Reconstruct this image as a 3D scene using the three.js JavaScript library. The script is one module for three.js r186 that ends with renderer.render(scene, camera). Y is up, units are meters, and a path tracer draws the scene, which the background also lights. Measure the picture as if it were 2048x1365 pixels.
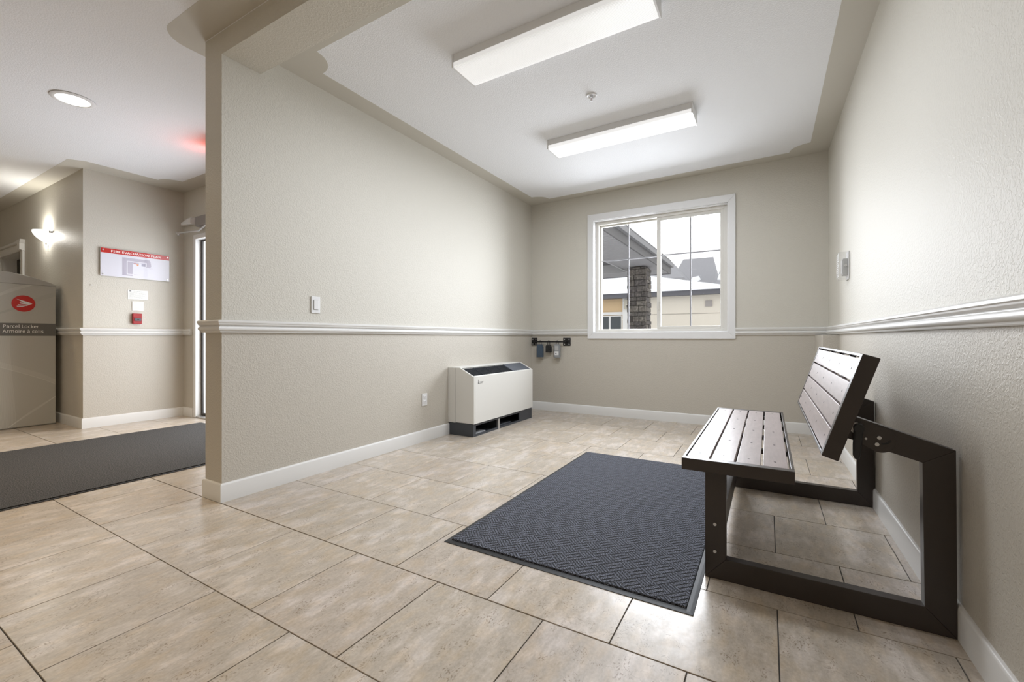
import * as THREE from 'three';
import { RoundedBoxGeometry } from 'three/addons/geometries/RoundedBoxGeometry.js';
import { ConvexGeometry } from 'three/addons/geometries/ConvexGeometry.js';
import { mergeGeometries, mergeVertices, toCreasedNormals } from 'three/addons/utils/BufferGeometryUtils.js';
import { RectAreaLightUniformsLib } from 'three/addons/lights/RectAreaLightUniformsLib.js';

// ------------------------------------------------------------------ camera, sky, daylight, exposure
const scene = new THREE.Scene();
const renderer = new THREE.WebGLRenderer({ antialias: true });
renderer.toneMapping = THREE.LinearToneMapping;
renderer.toneMappingExposure = 1.24;
renderer.shadowMap.enabled = true;
renderer.shadowMap.type = THREE.PCFSoftShadowMap;
RectAreaLightUniformsLib.init();

const W = 2048, H = 1365, FOCAL = 875.65, HORIZON = 675.84, YAW = 0.528953, EYE = 0.97;
const camera = new THREE.PerspectiveCamera(2 * Math.atan(H / 2 / FOCAL) * 180 / Math.PI, W / H, 0.05, 400);
camera.position.set(0, EYE, 0);
camera.rotation.set(0, YAW, 0);
camera.setViewOffset(W, H, 0, H / 2 - HORIZON, W, H);
scene.add(camera);

// overcast winter sky
scene.background = new THREE.Color().setRGB(0.97, 0.985, 1.0);
scene.backgroundIntensity = 1.1;

const daylight = (x, y, z, w, h, down, intensity, rgb) => {
  const l = new THREE.RectAreaLight(new THREE.Color().setRGB(...rgb), intensity, w, h);
  l.position.set(x, y, z); l.lookAt(x, y - down, z + 1); scene.add(l); return l;
};
// overcast daylight entering by the window and by the glazed entry door
daylight(-0.95, 2.05, -6.50, 2.10, 1.95, 0.20, 17.5, [0.92, 0.963, 1.03]);
daylight(-4.95, 1.15, -2.95, 2.0, 2.1, 0.15, 4, [0.92, 0.96, 1.03]);
const TUBE_LIGHT = 23, DOWN_LIGHT = 8, SCONCE_LIGHT = 0.55;

// ------------------------------------------------------------------ measured room
const XL = -2.778, XP = -2.966, ZP = -1.364, ZB = -5.285;            // left wall face, its hall face, its end, back wall face
const XF = -6.291, ZD = -2.649, ZS = -1.718, XE = -9.56, ZR = 3.0;   // plan wall, door wall, sconce wall, hall end, rear wall
const HH = 2.775;                                                    // hall ceiling
const xr = z => 0.513 + 0.0077 * (z - ZB);                           // right wall face, very slightly out of square
const yc = x => 2.765 + 0.0135 * (x - XL);                           // entry ceiling
const TZ = 0.4755, TX = 0.4635, TZ0 = -0.876, TX0 = -1.825;          // floor tiles

// ------------------------------------------------------------------ small tools
let seedState = 12345;
const rnd = () => { seedState = (seedState * 1664525 + 1013904223) >>> 0; return seedState / 4294967296; };
const lin = (r, g, b) => new THREE.Color().setRGB(r, g, b);
const clamp = (x, a = 0, b = 1) => Math.min(b, Math.max(a, x));
const sstep = (a, b, x) => { const t = clamp((x - a) / (b - a)); return t * t * (3 - 2 * t); };

const taken = {};
const numbered = n => { const k = taken[n] = (taken[n] ?? -1) + 1; return k ? `${n}_${String(k).padStart(3, '0')}` : n; };
const origin = new Map();
function thing(name, label, category, pos, opt = {}) {
  const o = new THREE.Group(); o.name = numbered(name); o.position.set(...pos); scene.add(o);
  o.userData = { label, category, ...opt }; origin.set(o, pos); return o;
}
function part(parent, name, geo, mat, label) {            // geometry given in world coordinates
  const p = origin.get(parent); geo.translate(-p[0], -p[1], -p[2]);
  const m = new THREE.Mesh(geo, mat); m.name = name; parent.add(m); origin.set(m, p);
  if (label) m.userData.label = label;
  return m;
}
function solo(name, geo, mat, label, category, opt = {}) {
  geo.computeBoundingBox(); const b = geo.boundingBox;
  const p = [(b.min.x + b.max.x) / 2, b.min.y, (b.min.z + b.max.z) / 2];
  geo.translate(-p[0], -p[1], -p[2]);
  const m = new THREE.Mesh(geo, mat); m.name = numbered(name); m.position.set(...p); scene.add(m);
  m.userData = { label, category, ...opt }; origin.set(m, p); return m;
}
const STRUCT = { kind: 'structure' };

// box with uv in metres
function box(x0, x1, y0, y1, z0, z1) {
  if (x0 > x1) [x0, x1] = [x1, x0]; if (y0 > y1) [y0, y1] = [y1, y0]; if (z0 > z1) [z0, z1] = [z1, z0];
  const g = new THREE.BoxGeometry(x1 - x0, y1 - y0, z1 - z0); g.translate((x0 + x1) / 2, (y0 + y1) / 2, (z0 + z1) / 2);
  return metreUV(g);
}
function metreUV(g) {
  if (!g.attributes.normal) g.computeVertexNormals();
  const p = g.attributes.position, n = g.attributes.normal, uv = new Float32Array(p.count * 2);
  for (let i = 0; i < p.count; i++) {
    const ax = Math.abs(n.getX(i)), ay = Math.abs(n.getY(i)), az = Math.abs(n.getZ(i));
    const [u, v] = ax >= ay && ax >= az ? [p.getZ(i), p.getY(i)] : ay >= az ? [p.getX(i), p.getZ(i)] : [p.getX(i), p.getY(i)];
    uv[2 * i] = u; uv[2 * i + 1] = v;
  }
  g.setAttribute('uv', new THREE.BufferAttribute(uv, 2)); return g;
}
function rbox(x0, x1, y0, y1, z0, z1, r = 0.003, seg = 2) {
  if (x0 > x1) [x0, x1] = [x1, x0]; if (y0 > y1) [y0, y1] = [y1, y0]; if (z0 > z1) [z0, z1] = [z1, z0];
  r = Math.min(r, (x1 - x0) / 2.01, (y1 - y0) / 2.01, (z1 - z0) / 2.01);
  const g = new RoundedBoxGeometry(x1 - x0, y1 - y0, z1 - z0, seg, r); g.translate((x0 + x1) / 2, (y0 + y1) / 2, (z0 + z1) / 2);
  return metreUV(g);
}
const plain = g => { const o = g.index ? g.toNonIndexed() : g; for (const k of Object.keys(o.attributes)) if (!['position', 'normal', 'uv'].includes(k)) o.deleteAttribute(k); return o; };
const merge = list => mergeGeometries(list.map(plain));
// cylinder between two points
function rod(a, b, r, r2 = r, seg = 20) {
  const A = new THREE.Vector3(...a), B = new THREE.Vector3(...b), d = B.clone().sub(A);
  const g = new THREE.CylinderGeometry(r2, r, d.length(), seg);
  g.applyQuaternion(new THREE.Quaternion().setFromUnitVectors(new THREE.Vector3(0, 1, 0), d.clone().normalize()));
  g.translate(...A.add(B).multiplyScalar(0.5).toArray()); return g;
}
// outline in x-y pulled along z
function slabXY(pts, z0, z1, bevel = 0.0015) {
  const s = new THREE.Shape(pts.map(p => new THREE.Vector2(...p)));
  const g = new THREE.ExtrudeGeometry(s, { depth: z1 - z0 - 2 * bevel, bevelEnabled: bevel > 0, bevelSize: bevel, bevelThickness: bevel, bevelOffset: -bevel, bevelSegments: 2 });
  g.translate(0, 0, z0 + bevel); return metreUV(g);
}
// outline in z-y pulled along x (first coordinate is z)
function slabZY(pts, x0, x1, bevel = 0.0015) {
  const g = slabXY(pts.map(([z, y]) => [-z, y]), 0, x1 - x0, bevel);
  g.rotateY(Math.PI / 2); g.translate(x0, 0, 0); return metreUV(g);
}
// outline in x-z pulled up from y0 to y1
function slabXZ(shapePts, holes, y0, y1) {
  const s = new THREE.Shape(shapePts.map(([x, z]) => new THREE.Vector2(x, -z)));
  for (const h of holes) s.holes.push(new THREE.Path(h.map(([x, z]) => new THREE.Vector2(x, -z))));
  const g = new THREE.ExtrudeGeometry(s, { depth: y1 - y0, bevelEnabled: false });
  g.rotateX(-Math.PI / 2); g.translate(0, y0, 0); return metreUV(g);
}
// moulding: profile [out, y] carried along a floor path with mitred corners; side = +1 lies to the left of travel seen from above
function moulding(path, profile, side) {
  const n = path.length, pos = [], frames = [];
  const dirs = path.slice(1).map((p, i) => { const d = [p[0] - path[i][0], p[1] - path[i][1]], l = Math.hypot(...d); return [d[0] / l, d[1] / l]; });
  const nor = dirs.map(d => [side * d[1], -side * d[0]]);
  for (let i = 0; i < n; i++) {
    const a = nor[Math.max(0, i - 1)], b = nor[Math.min(n - 2, i)], k = 1 + a[0] * b[0] + a[1] * b[1];
    frames.push([(a[0] + b[0]) / k, (a[1] + b[1]) / k]);
  }
  const at = (i, q) => [path[i][0] + frames[i][0] * q[0], q[1], path[i][1] + frames[i][1] * q[0]];
  for (let i = 0; i < n - 1; i++) for (let j = 0; j < profile.length; j++) {
    const p = profile[j], q = profile[(j + 1) % profile.length];
    const A = at(i, p), B = at(i + 1, p), C = at(i + 1, q), D = at(i, q);
    if (side > 0) pos.push(...A, ...B, ...C, ...A, ...C, ...D); else pos.push(...A, ...C, ...B, ...A, ...D, ...C);
  }
  const tri = THREE.ShapeUtils.triangulateShape(profile.map(p => new THREE.Vector2(...p)), []);
  for (const [a, b, c] of tri) { pos.push(...at(0, profile[a]), ...at(0, profile[b]), ...at(0, profile[c])); pos.push(...at(n - 1, profile[a]), ...at(n - 1, profile[c]), ...at(n - 1, profile[b])); }
  let g = new THREE.BufferGeometry(); g.setAttribute('position', new THREE.Float32BufferAttribute(pos, 3));
  g = toCreasedNormals(g, 0.7); return metreUV(g);
}

// ------------------------------------------------------------------ computed textures
const perm = new Uint16Array(1024); { const r = []; for (let i = 0; i < 1024; i++) r.push(i); for (let i = 1023; i > 0; i--) { const j = Math.floor(rnd() * (i + 1)); [r[i], r[j]] = [r[j], r[i]]; } r.forEach((v, i) => perm[i] = v); }
const hash = (x, y, s) => perm[(perm[(perm[x & 1023] + y) & 1023] + s * 71) & 1023];
const gx = new Float32Array(1024), gy = new Float32Array(1024); for (let i = 0; i < 1024; i++) { gx[i] = Math.cos(i * 0.61803 * 6.2832); gy[i] = Math.sin(i * 0.61803 * 6.2832); }
function noise(x, y, px, py, s = 0) {                      // gradient noise, repeats every px, py cells; about -1..1
  const xi = Math.floor(x), yi = Math.floor(y), fx = x - xi, fy = y - yi;
  const x0 = ((xi % px) + px) % px, x1 = (x0 + 1) % px, y0 = ((yi % py) + py) % py, y1 = (y0 + 1) % py;
  const u = fx * fx * fx * (fx * (fx * 6 - 15) + 10), v = fy * fy * fy * (fy * (fy * 6 - 15) + 10);
  const d = (a, b, ax, ay) => { const h = hash(a, b, s); return gx[h] * ax + gy[h] * ay; };
  const a = d(x0, y0, fx, fy), b = d(x1, y0, fx - 1, fy), c = d(x0, y1, fx, fy - 1), e = d(x1, y1, fx - 1, fy - 1);
  return 1.5 * (a + u * (b - a) + v * (c - a + u * (a - b - c + e)));
}
const fbm = (u, v, fx, fy, oct, s = 0, gain = 0.5) => { let t = 0, a = 1; for (let o = 0; o < oct; o++) { t += a * noise(u * fx, v * fy, fx, fy, s + o); fx *= 2; fy *= 2; a *= gain; } return t; };
function tex(n, fn, { srgb = false, m = 1, mv = m } = {}) {   // fn(u, v) -> [r, g, b] 0..1 or a number; m metres a side
  const d = new Uint8Array(n * n * 4);
  for (let j = 0; j < n; j++) for (let i = 0; i < n; i++) {
    const c = fn(i / n, j / n), k = 4 * (j * n + i);
    if (typeof c === 'number') d[k] = d[k + 1] = d[k + 2] = clamp(c) * 255; else { d[k] = clamp(c[0]) * 255; d[k + 1] = clamp(c[1]) * 255; d[k + 2] = clamp(c[2]) * 255; }
    d[k + 3] = 255;
  }
  const t = new THREE.DataTexture(d, n, n); t.wrapS = t.wrapT = THREE.RepeatWrapping; t.magFilter = THREE.LinearFilter; t.minFilter = THREE.LinearMipmapLinearFilter; t.generateMipmaps = true;
  if (srgb) t.colorSpace = THREE.SRGBColorSpace; t.repeat.set(1 / m, 1 / mv); t.needsUpdate = true; return t;
}
const std = (name, o) => { const m = new THREE.MeshStandardMaterial(o); m.name = name; return m; };
const phy = (name, o) => { const m = new THREE.MeshPhysicalMaterial(o); m.name = name; return m; };

// rolled wall texture: short worm-like ridges, about a centimetre apart
const wallBump = tex(1024, (u, v) => {
  const wx = 0.010 * noise(u * 60, v * 60, 60, 60, 30), wy = 0.010 * noise(u * 60, v * 60, 60, 60, 31);
  const a = noise((u + wx) * 54, (v + wy) * 54, 54, 54, 1), b = noise((u + wy) * 88, (v + wx) * 88, 88, 88, 2);
  return 0.35 + 0.42 * sstep(-0.12, 0.34, a + 0.45 * b) + 0.10 * noise(u * 200, v * 200, 200, 200, 3);
}, { m: 0.62 });
const ceilBump = tex(1024, (u, v) => 0.5 + 0.30 * noise(u * 80, v * 80, 80, 80, 5) + 0.22 * noise(u * 150, v * 150, 150, 150, 6), { m: 0.8 });
// porcelain tile: cloudy beige with streaks and strings of brown pits, four by four tiles to a texture
const tileMap = tex(2048, (u, v) => {
  const c = fbm(u, v, 14, 9, 5, 10), st = fbm(u, v, 64, 22, 4, 20), fine = noise(u * 420, v * 260, 420, 260, 29);
  const w = fbm(u, v, 26, 16, 3, 40);
  const pit = sstep(0.26, 0.60, fbm(u + 0.006 * w, v + 0.006 * st, 330, 210, 2, 50)) * sstep(0.02, 0.60, fbm(u + 0.004 * st, v, 34, 22, 3, 60) + 0.25 * w);
  const vein = sstep(0.050, 0.0, Math.abs(fbm(u, v, 22, 30, 4, 65))) * sstep(0.15, 0.6, fbm(u, v, 12, 12, 2, 68));
  const grain = fbm(u, v, 190, 130, 3, 140);
  const light = sstep(-0.2, 0.9, c + 0.25 * st), warm = sstep(-0.2, 0.8, -w + 0.3 * st);
  let r = 0.730 + 0.070 * light + 0.034 * st + 0.020 * fine + 0.030 * grain, g = 0.688 + 0.076 * light + 0.032 * st - 0.014 * warm + 0.020 * fine + 0.033 * grain, b = 0.634 + 0.094 * light + 0.030 * st - 0.036 * warm + 0.018 * fine + 0.037 * grain;
  const k = 0.22 * pit + 0.11 * vein; return [r * (1 - k), g * (1 - 1.15 * k), b * (1 - 1.35 * k)];
}, { srgb: true, m: 1 });
const tileBump = tex(1024, (u, v) => 0.5 + 0.28 * fbm(u, v, 40, 26, 4, 70), { m: 1 });

// ------------------------------------------------------------------ materials
const M = {
  wall: std('beige wall paint', { color: lin(0.625, 0.598, 0.53), roughness: 0.55, bumpMap: wallBump, bumpScale: 0.0014 }),
  dado: std('beige dado paint', { color: lin(0.55, 0.513, 0.447), roughness: 0.55, bumpMap: wallBump, bumpScale: 0.0014 }),
  band: std('smooth beige ceiling border paint', { color: lin(0.58, 0.552, 0.485), roughness: 0.7 }),
  ceiling: std('white stipple ceiling', { color: lin(0.845, 0.855, 0.875), roughness: 0.85, bumpMap: ceilBump, bumpScale: 0.0018 }),
  trim: std('white satin trim', { color: lin(0.76, 0.752, 0.73), roughness: 0.38 }),
  casing: std('white window casing', { color: lin(0.80, 0.80, 0.80), roughness: 0.4 }),
  vinyl: std('off white vinyl frame', { color: lin(0.68, 0.66, 0.61), roughness: 0.4 }),
  grout: std('grey brown grout', { color: lin(0.10, 0.092, 0.085), roughness: 0.9 }),
  white: std('white plastic', { color: lin(0.78, 0.78, 0.78), roughness: 0.4 }),
  shell: std('off white enamelled steel', { color: lin(0.74, 0.73, 0.69), roughness: 0.38 }),
  slate: std('slate grey plastic', { color: lin(0.050, 0.055, 0.064), roughness: 0.5 }),
  slateLight: std('blue grey plastic lid', { color: lin(0.10, 0.112, 0.135), roughness: 0.45 }),
  black: std('black plastic', { color: lin(0.014, 0.014, 0.015), roughness: 0.45 }),
  iron: std('black iron', { color: lin(0.016, 0.015, 0.015), roughness: 0.5, metalness: 0.3 }),
  steel: std('zinc steel', { color: lin(0.62, 0.62, 0.62), roughness: 0.35, metalness: 0.8 }),
  bronze: std('dark bronze powder coat', { color: lin(0.038, 0.029, 0.025), roughness: 0.34 }),
  rubber: std('black rubber', { color: lin(0.016, 0.017, 0.019), roughness: 0.45 }),
  glass: phy('clear glass', { color: lin(1, 1, 1), roughness: 0.0, transmission: 1, thickness: 0, ior: 1.3 }),
  gasket: std('dark gasket', { color: lin(0.04, 0.035, 0.03), roughness: 0.6 }),
  snow: std('snow', { color: lin(0.85, 0.87, 0.90), roughness: 0.9 }),
};

// ------------------------------------------------------------------ floor: slab and porcelain tiles
const floor = thing('floor', 'beige porcelain tile floor laid in half-offset rows', 'floor', [-4.5, -0.16, -1.2], STRUCT);
part(floor, 'grout_bed', merge([box(XE - 0.1, 0.75, -0.16, -0.004, ZD - 0.12, ZR + 0.1), box(XP, 0.75, -0.16, -0.004, ZB - 0.18, ZD - 0.12)]), M.grout);
{
  const tileMats = [[1, 1, 1], [0.965, 0.96, 0.95], [1.03, 1.02, 1.01], [0.985, 0.975, 0.985]].map((c, i) => std(`beige porcelain ${i}`, { color: lin(c[0] * 0.97, c[1] * 0.97, c[2] * 0.97), map: tileMap, bumpMap: tileBump, bumpScale: 0.0007, roughness: 0.28 }));
  // chamfered tile top of size w x d, centred on the origin, uv window k of 16
  const cache = {};
  const tileGeo = (w, d, k) => {
    const key = `${w.toFixed(3)} ${d.toFixed(3)} ${k}`; if (cache[key]) return cache[key];
    const c = 0.0006, h = 0.008, a = w / 2, b = d / 2, pos = [], uv = [];
    const u0 = (k % 4) / 4, v0 = Math.floor(k / 4) / 4, flip = k & 1 ? -1 : 1;
    const P = (x, y, z) => { pos.push(x, y, z); uv.push(u0 + (flip * x / TX + 0.5) / 4, v0 + (flip * z / TZ + 0.5) / 4); };
    const quad = (A, B, C, D) => { for (const q of [A, B, C, A, C, D]) P(...q); };
    const t = [[-a + c, 0, b - c], [a - c, 0, b - c], [a - c, 0, -b + c], [-a + c, 0, -b + c]], o = [[-a, -c, b], [a, -c, b], [a, -c, -b], [-a, -c, -b]], l = o.map(p => [p[0], -h, p[2]]);
    quad(...t); for (let i = 0; i < 4; i++) { const j = (i + 1) % 4; quad(o[i], o[j], t[j], t[i]); quad(l[i], l[j], o[j], o[i]); }
    const g = new THREE.BufferGeometry(); g.setAttribute('position', new THREE.Float32BufferAttribute(pos, 3)); g.setAttribute('uv', new THREE.Float32BufferAttribute(uv, 2)); g.computeVertexNormals();
    return cache[key] = g;
  };
  // regions of floor: [x0, x1, z0, z1]
  const regions = [[XL + 0.002, 0.545, ZB + 0.002, -1.3535], [XE, 0.56, -1.3535, 0.6], [XE, XF, ZS, -1.3535], [XF, XP - 0.002, ZD, -1.3535], [XP, XL, ZP, -1.3535]];
  const gap = 0.0040, rest = [];
  for (const [rx0, rx1, rz0, rz1] of regions) for (let r = -14; r < 12; r++) {
    const zc0 = TZ0 + r * TZ, zc1 = zc0 + TZ, off = ((r % 2) + 2) % 2 ? TX / 2 : 0;
    const z0 = Math.max(zc0, rz0), z1 = Math.min(zc1, rz1); if (z1 - z0 < 0.02) continue;
    for (let k = -20; k < 8; k++) {
      const x0 = Math.max(TX0 + off + k * TX, rx0), x1 = Math.min(TX0 + off + (k + 1) * TX, rx1); if (x1 - x0 < 0.02) continue;
      const w = x1 - x0 - gap, d = z1 - z0 - gap, pick = Math.floor(rnd() * 16), mat = Math.floor(rnd() * 4), dy = (rnd() - 0.5) * 0.0006;
      const m = new THREE.Mesh(tileGeo(w, d, pick), tileMats[mat]); m.name = 'tile';
      m.position.set((x0 + x1) / 2 + 4.5, 0.16 + dy, (z0 + z1) / 2 + 1.2); floor.add(m);
    }
  }
  // behind the camera, out of view, the floor goes on as one finished sheet
  const rear = box(XE, 0.55, -0.006, -0.0005, 0.604, ZR), ruv = rear.attributes.uv; for (let i = 0; i < ruv.count; i++) ruv.setXY(i, ruv.getX(i) / (4 * TX), ruv.getY(i) / (4 * TZ));
  part(floor, 'rear_flooring', rear, tileMats[0]);
}

// ------------------------------------------------------------------ walls
const RAIL_Y = 1.038;
function wall(name, label, boxes, opt) {                                // boxes split into upper wall and dado at the chair rail
  const up = [], lo = [];
  for (const [x0, x1, y0, y1, z0, z1] of boxes) { if (y1 > RAIL_Y) up.push(box(x0, x1, Math.max(y0, RAIL_Y), y1, z0, z1)); if (y0 < RAIL_Y) lo.push(box(x0, x1, y0, Math.min(y1, RAIL_Y), z0, z1)); }
  const b = boxes[0], w = thing(name, label, 'wall', [(b[0] + b[1]) / 2, 0, (b[4] + b[5]) / 2], STRUCT);
  if (up.length) part(w, 'upper_wall', merge(up), M.wall);
  if (lo.length) part(w, 'dado', merge(lo), M.dado);
  return w;
}
const TOP = 2.95;
wall('wall_left', 'textured beige partition wall behind the wall heater, ending in a square post', [[XP, XL, 0, TOP, ZB - 0.2, ZP]]);
wall('wall_back', 'textured beige wall holding the sliding window', [
  [XP, -1.897, 0, TOP, ZB - 0.2, ZB], [-0.374, 0.75, 0, TOP, ZB - 0.2, ZB], [-1.897, -0.374, 0, 1.036, ZB - 0.2, ZB], [-1.897, -0.374, 2.437, TOP, ZB - 0.2, ZB]]);
{
  const skew = g => { const p = g.attributes.position; for (let i = 0; i < p.count; i++) if (p.getX(i) < 0.6) p.setX(i, xr(p.getZ(i))); return g; };
  const w = thing('wall_right', 'textured beige wall beside the brown bench', 'wall', [0.6, 0, -1.2], STRUCT);
  part(w, 'upper_wall', skew(box(0.5, 0.75, RAIL_Y, TOP, ZB - 0.2, ZR + 0.1)), M.wall);
  part(w, 'dado', skew(box(0.5, 0.75, 0, RAIL_Y, ZB - 0.2, ZR + 0.1)), M.dado);
}
wall('wall_hall_plan', 'beige hall wall carrying the fire evacuation plan', [[XF - 0.14, XF, 0, TOP, ZD - 0.14, ZS]]);
wall('wall_hall_sconce', 'beige hall wall with the lit sconce behind the parcel locker', [
  [-8.44, XF - 0.14, 0, TOP, ZS - 0.14, ZS], [XE - 0.14, -9.42, 0, TOP, ZS - 0.14, ZS], [-9.42, -8.44, 2.115, TOP, ZS - 0.14, ZS]]);
wall('wall_entry_door', 'beige hall wall around the glazed entry door', [
  [XF, -6.046, 0, TOP, ZD - 0.14, ZD], [-6.046, -3.95, 2.22, TOP, ZD - 0.14, ZD], [-3.95, XP, 0, TOP, ZD - 0.14, ZD]]);
wall('wall_hall_end', 'beige wall closing the far end of the hall', [[XE - 0.14, XE, 0, TOP, ZS, ZR]]);
wall('wall_rear', 'beige wall behind the camera', [[XE - 0.14, 0.75, 0, TOP, ZR, ZR + 0.12]]);
wall('wall_closet', 'pale wall of the small room behind the cased doorway', [
  [XE - 0.3, -8.0, 0, TOP, -3.3, -3.2], [XE - 0.3, XE - 0.14, 0, TOP, -3.2, ZS], [-8.15, -8.0, 0, TOP, -3.2, ZS - 0.14]]);
// painted-out pipe chase in the back corner
{
  const g = merge([box(0.404, 0.54, 0, 0.995, ZB, -4.56)]);
  solo('trim_1', g, M.dado, 'low beige boxed pipe chase in the back corner under the chair rail', 'pipe chase', STRUCT);
}

// ------------------------------------------------------------------ ceilings, painted borders, beam
const tilt = g => { const p = g.attributes.position; for (let i = 0; i < p.count; i++) p.setY(i, p.getY(i) + 0.0135 * (p.getX(i) - XL)); g.computeVertexNormals(); return g; };
const ZBM = -1.594;                                                     // vestibule side of the beam
solo('ceiling', tilt(box(XP, 0.75, 2.765, 2.965, ZB - 0.2, ZBM + 0.1)), M.ceiling, 'white stippled ceiling over the entry', 'ceiling', STRUCT);
solo('ceiling', merge([box(XE - 0.14, 0.75, HH, HH + 0.17, ZP - 0.12, ZR + 0.12), box(XE - 0.3, XP + 0.05, HH, HH + 0.17, -3.3, ZP - 0.12)].slice(0, 1).concat([box(XE - 0.3, XF, HH, HH + 0.17, -3.3, ZP - 0.12), box(XF, XP + 0.05, HH, HH + 0.17, ZD - 0.14, ZP - 0.12)])), M.ceiling, 'white ceiling over the hall', 'ceiling', STRUCT);
solo('beam', box(XP, 0.70, 2.643, 2.90, ZBM, ZP), M.wall, 'textured beige ceiling beam running out from the wall post', 'beam', STRUCT);
{
  // entry: border with quarter-round ears in the corners
  const arc = (cx, cz, r, a0, a1, n = 14) => { const o = []; for (let i = 0; i <= n; i++) { const a = a0 + (a1 - a0) * i / n; o.push([cx + r * Math.cos(a), cz + r * Math.sin(a)]); } return o; };
  const x0 = -2.612, x1 = 0.347, z0 = -5.135, z1 = -1.755, r = 0.165, P = Math.PI;
  const hole = [...arc(x0, z0, r, P / 2, 0), ...arc(x1, z0, r, P, P / 2), ...arc(x1, z1, r, -P / 2, -P), ...arc(x0, z1, r, 0, -P / 2)];
  const outer = [[XL - 0.01, ZB - 0.01], [0.60, ZB - 0.01], [0.60, ZBM + 0.01], [XL - 0.01, ZBM + 0.01]];
  const g = slabXZ(outer, [hole], 2.7642, 2.768);
  solo('trim_2', tilt(g), M.band, 'smooth beige painted border round the white entry ceiling', 'ceiling border', STRUCT);
  // hall: border along the beam, round the wall post, the door wall, the plan wall and the sconce wall
  const q = 0.15, hb = [
    [0.58, ZP + 0.005], [0.58, -1.175], ...arc(XP, ZP + 0.035, 0.153, P / 2, P), [XP - 0.153, ZD + 0.20], [-5.84, ZD + 0.20],
    ...arc(-6.02, ZD + 0.20, 0.17, 0, P / 2, 10), [-6.02, ZS + 0.05], [-6.10, ZS + 0.17], [XE - 0.01, ZS + 0.17], [XE - 0.01, ZS - 0.005], [XF - 0.005, ZS - 0.005], [XF - 0.005, ZD - 0.005], [XP + 0.005, ZD - 0.005], [XP + 0.005, ZP + 0.005]];
  solo('trim_3', slabXZ(hb, [], HH - 0.0008, HH + 0.003), M.band, 'smooth beige painted border along the hall ceiling', 'ceiling border', STRUCT);
}

// ------------------------------------------------------------------ chair rails and baseboards
const railP = [[0, 1.000], [0.014, 1.000], [0.017, 1.004], [0.017, 1.010], [0.024, 1.013], [0.029, 1.020], [0.029, 1.030], [0.024, 1.036], [0.019, 1.038], [0.019, 1.042], [0.026, 1.045], [0.030, 1.051], [0.030, 1.056], [0.034, 1.060], [0.034, 1.069], [0.026, 1.075], [0, 1.077]];
const baseP = [[0, 0.0], [0.013, 0.0], [0.013, 0.098], [0.010, 0.106], [0.004, 0.110], [0, 0.110]];
const R = (n, path, label) => solo(n, moulding(path, railP, -1), M.trim, label, 'chair rail', STRUCT);
const B = (n, path, label) => solo(n, moulding(path, baseP, -1), M.trim, label, 'baseboard', STRUCT);
// travel so that the room lies to the left of the path seen from above (x right, z towards the viewer)
const flip = p => p.slice().reverse();
const leftRail = [[-3.95, ZD], [XP, ZD], [XP, ZP], [XL, ZP], [XL, ZB], [-1.971, ZB]];
const rightRail = [[-0.301, ZB], [xr(ZB), ZB], [xr(ZR), ZR]];
const hallRail = [[-8.30, ZS], [XF, ZS], [XF, ZD], [-6.075, ZD]];
R('trim_4', leftRail, 'white moulded chair rail wrapping the wall post and running to the window');
R('trim_5', rightRail, 'white moulded chair rail along the bench wall');
R('trim_6', hallRail, 'white moulded chair rail under the fire evacuation plan');
B('baseboard_left', [[-3.95, ZD], [XP, ZD], [XP, ZP], [XL, ZP], [XL, ZB], [0.404, ZB]], 'white baseboard round the wall post and past the heater');
B('baseboard_right', [[xr(-4.56), -4.56], [xr(ZR), ZR]], 'white baseboard behind the bench');
R('trim_7', [[XE, ZR], [XE, ZS + 0.05]], 'white moulded chair rail on the wall at the far end of the hall');
B('baseboard_end', [[XE, ZR], [XE, ZS + 0.05]], 'white baseboard at the far end of the hall');
B('baseboard_hall', [[-8.30, ZS], [XF, ZS], [XF, ZD], [-6.05, ZD]], 'white baseboard under the fire evacuation plan');

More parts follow.
